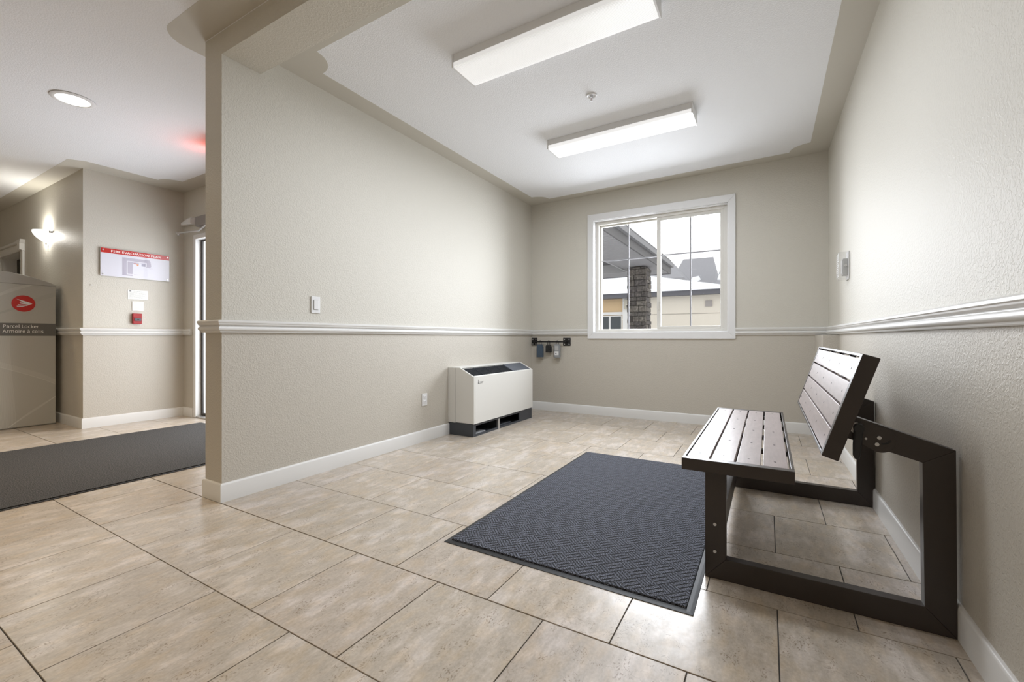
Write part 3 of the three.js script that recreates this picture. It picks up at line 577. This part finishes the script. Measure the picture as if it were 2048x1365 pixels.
    for (const fx of [-0.205, 0.46]) part(t, 'foot_pad', rbox(fx, fx + 0.04, -0.0005, 0.004, za + 0.005, zb - 0.005, 0.001), M.black);
    part(t, 'back_bracket', lean(rbox(0.08, 0.17, -0.062, -0.050, za, zb, 0.002)), frameM);
  }
  part(t, 'stretcher', rbox(-0.200, -0.165, 0.100, 0.205, -3.190, -1.975, 0.003), frameM);
}

// ------------------------------------------------------------------ entry mat
{
  const per = 0.092, n4 = 4;
  // basket weave of ribs turned by 45 degrees; height 0..1
  const weave = (u, v) => {
    const x = u * n4 * 1, z = v * n4 * 1, a = x + z, b = x - z;               // unit cells of the turned grid
    const ia = Math.floor(a), ib = Math.floor(b), fa = a - ia, fb = b - ib, A = ((ia + ib) & 1) === 0;
    const t = A ? fb * 5 : fa * 3, e = A ? fa : fb, c = Math.abs((t - Math.floor(t)) - 0.5) * 2;   // 1 at a groove
    const groove = sstep(0.58, 0.92, c) * (A ? 0.75 : 1.0) , end = A ? sstep(0.0, 0.05, e) * sstep(1, 0.95, e) : 1;
    return (1 - groove) * (0.35 + 0.65 * end);
  };
  const yarn = (u, v, s) => 0.46 + 0.85 * noise(u * 110, v * 110, 110, 110, s) + 0.4 * noise(u * 230, v * 230, 230, 230, s + 1);
  const matMap = tex(1024, (u, v) => { const h = weave(u, v), y = yarn(u, v, 90), k = (0.07 + 0.31 * h) * (0.22 + 1.6 * clamp(y)); return [k * 0.86, k * 0.885, k * 0.98]; }, { srgb: true, m: per * n4 });
  const matBump = tex(1024, (u, v) => 0.75 * weave(u, v) + 0.25 * clamp(yarn(u, v, 90)), { m: per * n4 });
  const m = thing('floor_mat', 'charcoal basket-weave entrance mat with black rubber edging', 'mat', [-0.776, 0, -2.576]);
  const x0 = -1.328, x1 = -0.224, z0 = -3.518, z1 = -1.632, e = 0.030;
  const pts = (i, y) => [[x0 + i, y, z0 + i], [x1 - i, y, z0 + i], [x1 - i, y, z1 - i], [x0 + i, y, z1 - i]];
  const pos = [], ring = (P, Q) => { for (let i = 0; i < 4; i++) { const j = (i + 1) % 4; pos.push(...P[j], ...P[i], ...Q[i], ...P[j], ...Q[i], ...Q[j]); } };
  const L = [pts(0, 0.0008), pts(0.001, 0.0025), pts(0.012, 0.0045), pts(0.024, 0.006), pts(e, 0.006), pts(e, 0.0008)];
  for (let i = 0; i < L.length - 1; i++) ring(L[i], L[i + 1]);
  const g = new THREE.BufferGeometry(); g.setAttribute('position', new THREE.Float32BufferAttribute(pos, 3)); g.computeVertexNormals(); metreUV(g);
  part(m, 'rubber_edging', g, M.rubber);
  part(m, 'carpet_pile', rbox(x0 + e - 0.004, x1 - e + 0.004, 0.001, 0.0125, z0 + e - 0.004, z1 - e + 0.004, 0.003), std('charcoal mat pile', { map: matMap, bumpMap: matBump, bumpScale: 0.005, roughness: 0.95 }));
  // ribs of rubber showing along the cut edge
  const nub = []; for (let i = 0; i < 36; i++) nub.push(rbox(x0 + 0.05 + i * 0.0285, x0 + 0.06 + i * 0.0285, 0.001, 0.0085, z1 - e - 0.004, z1 - e + 0.004, 0.001, 1));
  part(m, 'edge_ribs', merge(nub), M.rubber);
}
// hall runner
{
  const runMap = tex(512, (u, v) => { const y = 0.45 + 0.75 * noise(u * 90, v * 90, 90, 90, 100) + 0.45 * noise(u * 190, v * 190, 190, 190, 101), k = 0.10 + 0.27 * clamp(y); return [k * 1.03, k, k * 0.97]; }, { srgb: true, m: 0.5 });
  const runBump = tex(512, (u, v) => 0.5 + 0.5 * noise(u * 150, v * 150, 150, 150, 100), { m: 0.5 });
  const m = thing('carpet_runner', 'long charcoal carpet runner leading to the glazed entry door', 'runner', [-4.62, 0, -0.9]);
  const x0 = -5.575, x1 = -3.69, z0 = -2.52, z1 = 0.55;
  part(m, 'rubber_edging', rbox(x0, x1, 0.0006, 0.0045, z0, z1, 0.0015), M.rubber);
  part(m, 'carpet_pile', rbox(x0 + 0.022, x1 - 0.022, 0.0045, 0.010, z0 + 0.022, z1 - 0.022, 0.002), std('charcoal runner pile', { map: runMap, bumpMap: runBump, bumpScale: 0.002, roughness: 0.95 }));
}

// ------------------------------------------------------------------ print
function print(w, h, draw) {
  const c = document.createElement('canvas'); c.width = w; c.height = h; const k = c.getContext('2d'); draw(k, w, h);
  const t = new THREE.CanvasTexture(c); t.colorSpace = THREE.SRGBColorSpace; t.magFilter = THREE.LinearFilter; return t;
}
// sheet facing +x; print upright, read from +x (z falls to the right)
function sheetX(x, y0, y1, z0, z1) {   // z0 is the left edge seen from +x (larger z)
  const g = new THREE.BufferGeometry(); g.setAttribute('position', new THREE.Float32BufferAttribute([x, y0, z0, x, y0, z1, x, y1, z1, x, y0, z0, x, y1, z1, x, y1, z0], 3));
  g.setAttribute('uv', new THREE.Float32BufferAttribute([0, 0, 1, 0, 1, 1, 0, 0, 1, 1, 0, 1], 2)); g.computeVertexNormals(); return g;
}
// fire evacuation plan
{
  const y0 = 1.650, y1 = 1.958, za = -1.853, zb = -2.489, x = XF + 0.018;
  const s = thing('evacuation_plan', 'wide white fire evacuation plan with red heading on the hall wall', 'sign', [XF, y0, -2.17]);
  part(s, 'panel', rbox(XF + 0.012, x, y0, y1, zb, za, 0.001), M.white);
  const p = print(1024, 496, (k, w, h) => {
    k.fillStyle = '#dcdce6'; k.fillRect(0, 0, w, h);
    k.fillStyle = '#c0241c'; k.fillRect(0, 0, w, 84);
    k.fillStyle = '#f6efee'; k.textAlign = 'center'; k.textBaseline = 'middle'; k.save(); k.translate(w / 2 + 4, 44); k.scale(1.22, 1); k.font = 'bold 54px sans-serif'; k.fillText('FIRE EVACUATION PLAN', 0, 0); k.restore();
    k.fillStyle = '#b3aebd'; k.fillRect(300, 130, 150, 330); k.fillRect(300, 130, 410, 70); k.beginPath(); k.moveTo(600, 130); k.lineTo(720, 150); k.lineTo(735, 240); k.lineTo(720, 270); k.lineTo(650, 270); k.lineTo(650, 200); k.lineTo(600, 200); k.fill();
    k.fillStyle = '#dcdce6'; for (let i = 0; i < 9; i++) k.fillRect(318 + i * 45, 122, 3, 14);
    k.strokeStyle = '#e9e9f0'; k.lineWidth = 9; k.beginPath(); k.moveTo(465, 430); k.lineTo(372, 430); k.lineTo(372, 190); k.lineTo(660, 190); k.lineTo(660, 260); k.stroke();
    k.fillStyle = '#b3aebd'; k.fillRect(395, 205, 60, 190); k.fillRect(395, 205, 150, 30); k.fillStyle = '#a3a0b2'; k.fillRect(585, 205, 60, 55);
    k.fillStyle = '#d8a184'; k.fillRect(500, 218, 40, 22); k.fillStyle = '#d99052'; k.fillRect(514, 240, 28, 20); k.fillStyle = '#c08890'; k.fillRect(470, 212, 30, 16);
    k.fillStyle = '#c4bccb'; k.fillRect(470, 425, 70, 5); for (let i = 0; i < 5; i++) k.fillRect(690 + i * 12, 275 + (i % 3) * 8, 22, 3);
  });
  part(s, 'print', sheetX(x + 0.0005, y0 + 0.002, y1 - 0.002, za - 0.002, zb + 0.002), phy('printed plan', { map: p, roughness: 0.3, clearcoat: 0.4 }));
  for (const y of [y0 + 0.02, y1 - 0.022]) for (const z of [za - 0.022, zb + 0.022]) part(s, 'standoff', rod([XF, y, z], [x + 0.006, y, z], 0.008), M.steel);
}
// notice plates under it
{
  const plate = (label, y0, y1, za, zb, draw) => {
    const s = thing('notice_plate', label, 'notice', [XF, y0, (za + zb) / 2]);
    part(s, 'plate', rbox(XF, XF + 0.005, y0, y1, zb, za, 0.001), M.white);
    part(s, 'print', sheetX(XF + 0.0053, y0 + 0.001, y1 - 0.001, za - 0.001, zb + 0.001), std('printed notice', { map: print(384, 224, draw), roughness: 0.3, metalness: 0.2 }));
  };
  const lines = (k, y0, n, dy, x0, w, c) => { k.fillStyle = c; for (let i = 0; i < n; i++) { let x = x0; let q = i * 37 % 11; while (x < x0 + w) { const l = 10 + ((q = (q * 7 + 5) % 23)); k.fillRect(x, y0 + i * dy, Math.min(l, x0 + w - x), 4); x += l + 6; } } };
  plate('wide silver notice plate with lines of fine print under the plan', 1.410, 1.518, -2.092, -2.281, (k, w, h) => { k.fillStyle = '#d9d9d4'; k.fillRect(0, 0, w, h); lines(k, 26, 1, 10, 90, 220, '#55575c'); k.fillStyle = '#55575c'; k.fillRect(30, 16, 36, 22); lines(k, 56, 9, 17, 34, 316, '#8f9092'); });
  plate('small square white notice with a red heading above the alarm box', 1.283, 1.388, -2.134, -2.241, (k, w, h) => { k.fillStyle = '#e6e2da'; k.fillRect(0, 0, w, h); lines(k, 30, 1, 10, 60, 270, '#b8564a'); lines(k, 66, 6, 24, 48, 290, '#c79c94'); });
}
// fire alarm pull station
{
  const y0 = 1.129, y1 = 1.248, za = -2.132, zb = -2.216, X = XF + 0.034, red = std('red alarm plastic', { color: lin(0.36, 0.016, 0.018), roughness: 0.4 });
  const s = thing('fire_alarm_pull', 'red fire alarm pull station above the hall chair rail', 'fire alarm', [XF, y0, -2.174]);
  part(s, 'housing', rbox(XF, X, y0, y1, zb, za, 0.004), red);
  const h = part(s, 'pull_bar', rbox(X, X + 0.008, 1.162, 1.192, -2.206, -2.146, 0.003), std('grey pull bar', { color: lin(0.11, 0.11, 0.13), roughness: 0.45 }));
  part(h, 'arrow', rbox(X + 0.008, X + 0.0095, 1.172, 1.182, -2.186, -2.168, 0.001), M.black);
  part(s, 'lip', rbox(X, X + 0.004, 1.198, 1.204, -2.208, -2.140, 0.001), red);
}
// small wall stop
solo('wall_bumper', rbox(XF, XF + 0.01, 1.533, 1.541, -1.795, -1.775, 0.003), M.white, 'tiny white plastic dot on the wall under the plan', 'wall bumper');

// ------------------------------------------------------------------ parcel locker
{
  const X = -6.926, zc = -1.10, hw = 0.566, depth = 0.47, top = z => 1.678 - 0.115 * Math.pow(Math.abs((z - zc) / hw), 2.2);
  const s = thing('parcel_locker', 'tall grey parcel locker with a red round emblem and arched top', 'locker', [X - depth / 2, 0, zc]);
  const gm = std('grey enamelled locker', { color: lin(0.42, 0.41, 0.38), roughness: 0.35 });
  const body = [[zc + hw, 0.0], [zc - hw, 0.0], [zc - hw, 1.545], [zc + hw, 1.545]];
  part(s, 'body', slabZY(body.slice().reverse(), X - depth, X - 0.012, 0.004), gm);
  const cap = [[zc + hw, 1.547]]; for (let i = 0; i <= 24; i++) { const z = zc + hw - 2 * hw * i / 24; cap.push([z, top(z)]); } cap.push([zc - hw, 1.547]);
  part(s, 'top_cap', slabZY(cap.slice().reverse(), X - depth, X, 0.005), gm);
  const face = print(1024, 1400, (k, w, h) => {
    k.fillStyle = '#b2b0a8'; k.fillRect(0, 0, w, h);
    // printed line artwork: bundles of fine pale curves
    const rib = (pts, lw, c) => { k.strokeStyle = c; k.lineWidth = lw; k.beginPath(); k.moveTo(pts[0], pts[1]); k.bezierCurveTo(...pts.slice(2)); k.stroke(); };
    for (let i = 0; i < 22; i++) rib([560 + i * 7, 380, 600 + i * 5, 800, 620 + i * 6, 1100, 560 + i * 9, 1400], 3, 'rgba(232,231,224,0.22)');
    for (let i = 0; i < 10; i++) rib([380, 640 + i * 6, 640, 760 + i * 5, 900, 860 + i * 6, 1024, 960 + i * 5], 4, `rgba(232,231,224,${0.14 + 0.25 * (i === 9)})`);
    for (let i = 0; i < 9; i++) rib([520, 260 - i * 3, 640, 60 + i * 6, 760, 20 + i * 5, 900, -20], 3, 'rgba(232,231,224,0.20)');
    for (let i = 0; i < 9; i++) rib([1024, 60 + i * 5, 860, 120 + i * 6, 700, 280 + i * 3, 540, 330], 3, 'rgba(120,118,110,0.12)');
    for (let i = 0; i < 8; i++) rib([700, 1400, 800 + i * 4, 1290, 920, 1200 + i * 5, 1024, 1130], 3, 'rgba(232,231,224,0.20)');
    for (let i = 0; i < 12; i++) rib([0, 300 + i * 20, 200, 600 + i * 8, 320, 900, 300 + i * 10, 1400], 3, 'rgba(232,231,224,0.16)');
    // dark band with the name
    const py = y => (1.545 - y) / 1.530 * h, pz = z => (zc + hw - z) / (2 * hw) * w;
    k.fillStyle = '#65635f'; k.fillRect(0, py(1.127), w, py(0.989) - py(1.127));
    k.fillStyle = '#ecebe6'; k.textBaseline = 'alphabetic'; k.font = '44px sans-serif';
    const line = (txt, y, z0, z1) => { const m = k.measureText(txt).width; k.save(); k.translate(pz(z0), py(y)); k.scale((pz(z1) - pz(z0)) / m, 1); k.fillText(txt, 0, 0); k.restore(); };
    line('Parcel Locker', 1.074, -1.268, -1.536); line('Armoire à colis', 1.022, -1.268, -1.572);
  });
  part(s, 'face', merge([sheetX(X + 0.0005, 0.015, 1.545, zc + hw - 0.004, zc - hw + 0.004)]), std('printed locker face', { map: face, roughness: 0.32 }));
  part(s, 'face_plate', rbox(X - 0.012, X, 0.010, 1.546, zc - hw + 0.002, zc + hw - 0.002, 0.003), gm);
  const em = part(s, 'emblem', rod([X + 0.0005, 1.338, -1.417], [X + 0.0025, 1.338, -1.417], 0.088, 0.088, 48), std('red emblem', { color: lin(0.52, 0.018, 0.012), roughness: 0.35 }));
  const E = (pts) => slabZY(pts.map(([a, b]) => [-1.417 - a, 1.338 + b]).reverse(), X + 0.0026, X + 0.0036, 0);
  part(em, 'emblem_wing', merge([E([[-0.052, 0.047], [0.010, 0.027], [0.066, 0.005], [0.010, 0.004]]), E([[-0.030, 0.012], [0.066, 0.001], [0.040, -0.012], [-0.022, -0.003]]), E([[-0.042, -0.012], [0.038, -0.015], [0.020, -0.024], [-0.040, -0.021]]), E([[-0.050, -0.028], [0.012, -0.028], [-0.006, -0.036], [-0.050, -0.035]])]), M.white);
}

// ------------------------------------------------------------------ outside
{
  solo('snow_ground', box(-60, 60, -0.35, -0.2, -90, ZB - 0.25), M.snow, 'snow covered ground outside the window', 'snow', { kind: 'structure' });
  solo('snow_ground', box(-60, XE - 0.4, -0.35, -0.2, ZB - 0.25, 20), M.snow, 'snow covered ground beyond the end of the building', 'snow', { kind: 'structure' });
  solo('snow_ground', box(XE - 0.4, XP, -0.35, -0.2, ZB - 0.25, ZD - 0.14), M.snow, 'snow covered ground at the entry door', 'snow', { kind: 'structure' });
  // flat canopy on a stone pier
  const c = thing('entrance_canopy', 'grey canopy with slatted soffit over the drive outside', 'canopy', [-6.0, 3.2, -10.5]);
  const fas = std('grey canopy fascia', { color: lin(0.12, 0.115, 0.115), roughness: 0.6 }), sof = std('pale grey soffit board', { color: lin(0.36, 0.35, 0.355), roughness: 0.6 });
  const x0 = -10.2, x1 = -2.92, z0 = -15.9, z1 = -5.9, w = 1.14, ys = 3.2;
  part(c, 'fascia', merge([box(x1 - 0.02, x1 + 0.02, ys - 0.02, ys + 0.20, z0, z1), box(x0, x1, ys - 0.02, ys + 0.20, z0 - 0.02, z0), box(x0, x1, ys - 0.02, ys + 0.20, z1, z1 + 0.02)]), fas);
  part(c, 'gutter', merge([box(x1 + 0.02, x1 + 0.11, ys + 0.20, ys + 0.33, z0, z1)]), std('mid grey gutter', { color: lin(0.22, 0.215, 0.22), roughness: 0.5 }));
  part(c, 'roof', box(x0, x1 + 0.02, ys + 0.33, ys + 0.45, z0, z1), fas);
  part(c, 'snow_cap', box(x0 + 0.2, x1 - 0.3, ys + 0.45, ys + 0.55, z0 + 0.2, z1 - 0.2), M.snow);
  const strips = []; for (let z = z0 + 0.02; z < z1; z += 0.105) strips.push(box(x1 - w, x1 - 0.02, ys, ys + 0.012, z, z + 0.072));
  for (let z = z0 + 0.02; z < z0 + 1.22; z += 0.105) strips.push(box(x0, x1 - w - 0.01, ys, ys + 0.012, z, z + 0.072));
  const sm = part(c, 'soffit_boards', merge(strips), sof); sm.userData.kind = 'stuff';
  part(c, 'soffit_backing', merge([box(x1 - w, x1 - 0.02, ys + 0.013, ys + 0.03, z0, z1), box(x0, x1 - w, ys + 0.013, ys + 0.03, z0, z0 + 1.24)]), fas);
  part(c, 'inner_fascia', merge([box(x1 - w - 0.03, x1 - w, ys - 0.03, ys + 0.30, z0 + 1.24, z1), box(x0, x1 - w - 0.03, ys - 0.03, ys + 0.30, z0 + 1.24, z0 + 1.27)]), std('pale inner trim', { color: lin(0.50, 0.49, 0.49), roughness: 0.6 }));
  part(c, 'inner_ceiling', box(x0, x1 - w - 0.03, ys + 0.26, ys + 0.30, z0 + 1.27, z1), fas);

  // stone pier: core and single stones
  const p = thing('stone_pier', 'grey fieldstone pier carrying the canopy corner', 'pier', [-3.52, -0.2, -14.0]);
  part(p, 'mortar_core', box(-3.79, -3.25, -0.2, 3.165, -14.27, -13.73), std('dark mortar', { color: lin(0.035, 0.033, 0.032), roughness: 0.95 }));
  const stoneTex = tex(256, (u, v) => { const k = 0.72 + 0.22 * fbm(u, v, 6, 6, 4, 110); return [k, k * 0.97, k * 0.94]; }, { srgb: true, m: 0.4 });
  const stoneM = [[0.24, 0.23, 0.225], [0.17, 0.16, 0.16], [0.34, 0.325, 0.30], [0.21, 0.20, 0.205], [0.28, 0.265, 0.25]].map((q, i) => std(`fieldstone ${i}`, { color: lin(...q), map: stoneTex, roughness: 0.9 }));
  const stone = (geo) => part(p, 'stone', geo, stoneM[Math.floor(rnd() * 5)]);
  for (const face of ['z', 'x', 'w']) {
    let y = -0.2; while (y < 3.15) {
      const h = Math.min(0.09 + rnd() * 0.11, 3.165 - y); let a = -0.30; if (h < 0.03) break;
      while (a < 0.295) {
        let l = 0.14 + rnd() * 0.20; if (0.30 - a - l < 0.10) l = 0.30 - a; const o = 0.018 + rnd() * 0.035, r = 0.012;
        if (face === 'z') stone(rbox(-3.52 + a + 0.006, -3.52 + a + l - 0.006, y + 0.006, y + h - 0.006, -13.75, -13.73 + o, r, 1));
        else if (face === 'x') stone(rbox(-3.27, -3.25 + o, y + 0.006, y + h - 0.006, -14.0 + a + 0.006, -14.0 + a + l - 0.006, r, 1));
        else stone(rbox(-3.79 - o, -3.77, y + 0.006, y + h - 0.006, -14.0 + a + 0.006, -14.0 + a + l - 0.006, r, 1));
        a += l;
      }
      y += h;
    }
  }

  // long low building with snow on its roof
  const b = thing('low_building', 'long cream building with a snow covered roof across the yard', 'building', [-4.0, -0.2, -24]);
  const cream = std('cream stucco', { color: lin(0.74, 0.68, 0.58), roughness: 0.85 }), tan = std('tan stucco', { color: lin(0.66, 0.48, 0.28), roughness: 0.85 }), wtrim = std('white outdoor trim', { color: lin(0.75, 0.74, 0.71), roughness: 0.7 }), dk = std('dark grey eave', { color: lin(0.12, 0.12, 0.135), roughness: 0.6 });
  part(b, 'wall', box(-6.10, 9, -0.2, 3.02, -30, -22.3), cream);
  part(b, 'wall', box(-16, -6.12, -0.2, 3.02, -30, -22.42), tan, 'tan recessed wall');
  part(b, 'control_joint', box(-6.0, 9, 2.10, 2.13, -22.32, -22.29), std('stucco joint', { color: lin(0.40, 0.36, 0.31), roughness: 0.9 }));
  part(b, 'eave', box(-17, 10, 2.98, 3.20, -30.4, -21.9), dk);
  part(b, 'corner_post', box(-6.44, -6.10, -0.2, 3.0, -22.6, -22.25), wtrim);
  part(b, 'wall_lamp', merge([box(-6.33, -6.14, 2.42, 2.90, -22.25, -22.10)]), std('wall lamp housing', { color: lin(0.45, 0.42, 0.34), roughness: 0.5 }));
  part(b, 'sill_band', box(-16, -6.44, 2.15, 2.30, -22.42, -22.34), wtrim);
  const win = part(b, 'window', merge([box(-9.0, -6.52, 0.6, 2.12, -22.42, -22.38)]), wtrim);
  const dg = std('dark window glass', { color: lin(0.04, 0.05, 0.055), roughness: 0.1 });
  for (const [a, e] of [[-8.9, -8.1], [-8.02, -7.2], [-7.10, -6.56]]) part(win, 'pane', box(a, e, 0.7, 2.07, -22.38, -22.37), dg);
  part(b, 'vent', box(-2.53, -2.23, 2.43, 2.71, -22.3, -22.24), std('grey vent cover', { color: lin(0.36, 0.33, 0.31), roughness: 0.6 }));
  const hull = pts => metreUV(new ConvexGeometry(pts.map(q => new THREE.Vector3(...q))));
  part(b, 'snowy_roof', hull([[-17.2, 3.2, -21.8], [-1.2, 3.2, -21.8], [-1.2, 3.2, -30.5], [-17.2, 3.2, -30.5], [-10, 4.95, -25], [-5.67, 4.42, -25], [-1.2, 3.56, -25], [-10, 4.95, -26], [-5.67, 4.42, -26], [-1.2, 3.56, -26]]), M.snow);
  part(b, 'snowy_roof', hull([[-1.19, 3.2, -21.8], [10.2, 3.2, -21.8], [10.2, 3.2, -30.5], [-1.19, 3.2, -30.5], [-1.19, 3.56, -25], [9.0, 3.56, -25], [-1.19, 3.56, -26], [9.0, 3.56, -26]]), M.snow);

  // houses beyond
  const roofM = std('grey shingle', { color: lin(0.34, 0.34, 0.36), roughness: 0.9 });
  const house = (label, x0, x1, z0, z1, eave, ridge, r0, r1, snowBits) => {
    const zc = (z0 + z1) / 2, h = thing('distant_house', label, 'house', [(x0 + x1) / 2, -0.2, zc], { group: 'houses beyond the low building' });
    part(h, 'wall', box(x0 + 0.4, x1 - 0.4, -0.2, eave, z0 + 0.4, z1 - 0.4), cream);
    part(h, 'roof', metreUV(new ConvexGeometry([[x0, eave, z0], [x1, eave, z0], [x1, eave, z1], [x0, eave, z1], [x0, eave + 0.15, z0], [x1, eave + 0.15, z0], [x1, eave + 0.15, z1], [x0, eave + 0.15, z1], [r0, ridge, zc], [r1, ridge, zc]].map(q => new THREE.Vector3(...q)))), roofM);
    for (const [sx, sy, sw, sh] of snowBits) {   // drifts lying on the near slope
      const f = t => z1 + (zc - z1) * ((t - eave - 0.15) / (ridge - eave - 0.15));
      const g = metreUV(new ConvexGeometry([[sx, sy], [sx + sw * 0.6, sy - 0.05], [sx + sw, sy + sh * 0.3], [sx + sw * 0.75, sy + sh], [sx + sw * 0.15, sy + sh * 0.8]].flatMap(([a, q]) => [new THREE.Vector3(a, q + 0.02, f(q)), new THREE.Vector3(a, q + 0.10, f(q) + 0.03)])));
      part(h, 'snow_drift', g, M.snow);
    }
    return h;
  };
  house('grey roofed house with a cream gable end seen over the low snowy roof', -15.5, -6.3, -49.5, -40, 6.05, 9.15, -12.5, -8.8, []);
  house('broad grey roofed house with a patch of snow on its slope', -10.2, -4.6, -62, -50, 5.2, 10.4, -8.8, -5.5, [[-7.5, 7.1, 1.1, 0.7]]);
  house('dark grey roofed house at the end of the row with snow by its eave', -4.3, 4.5, -54, -42, 4.5, 9.3, -3.6, 2.0, [[-4.0, 6.2, 0.6, 0.7]]);
}

scene.traverse(o => { if (o.isMesh) { o.castShadow = true; o.receiveShadow = true; } });
renderer.render(scene, camera);
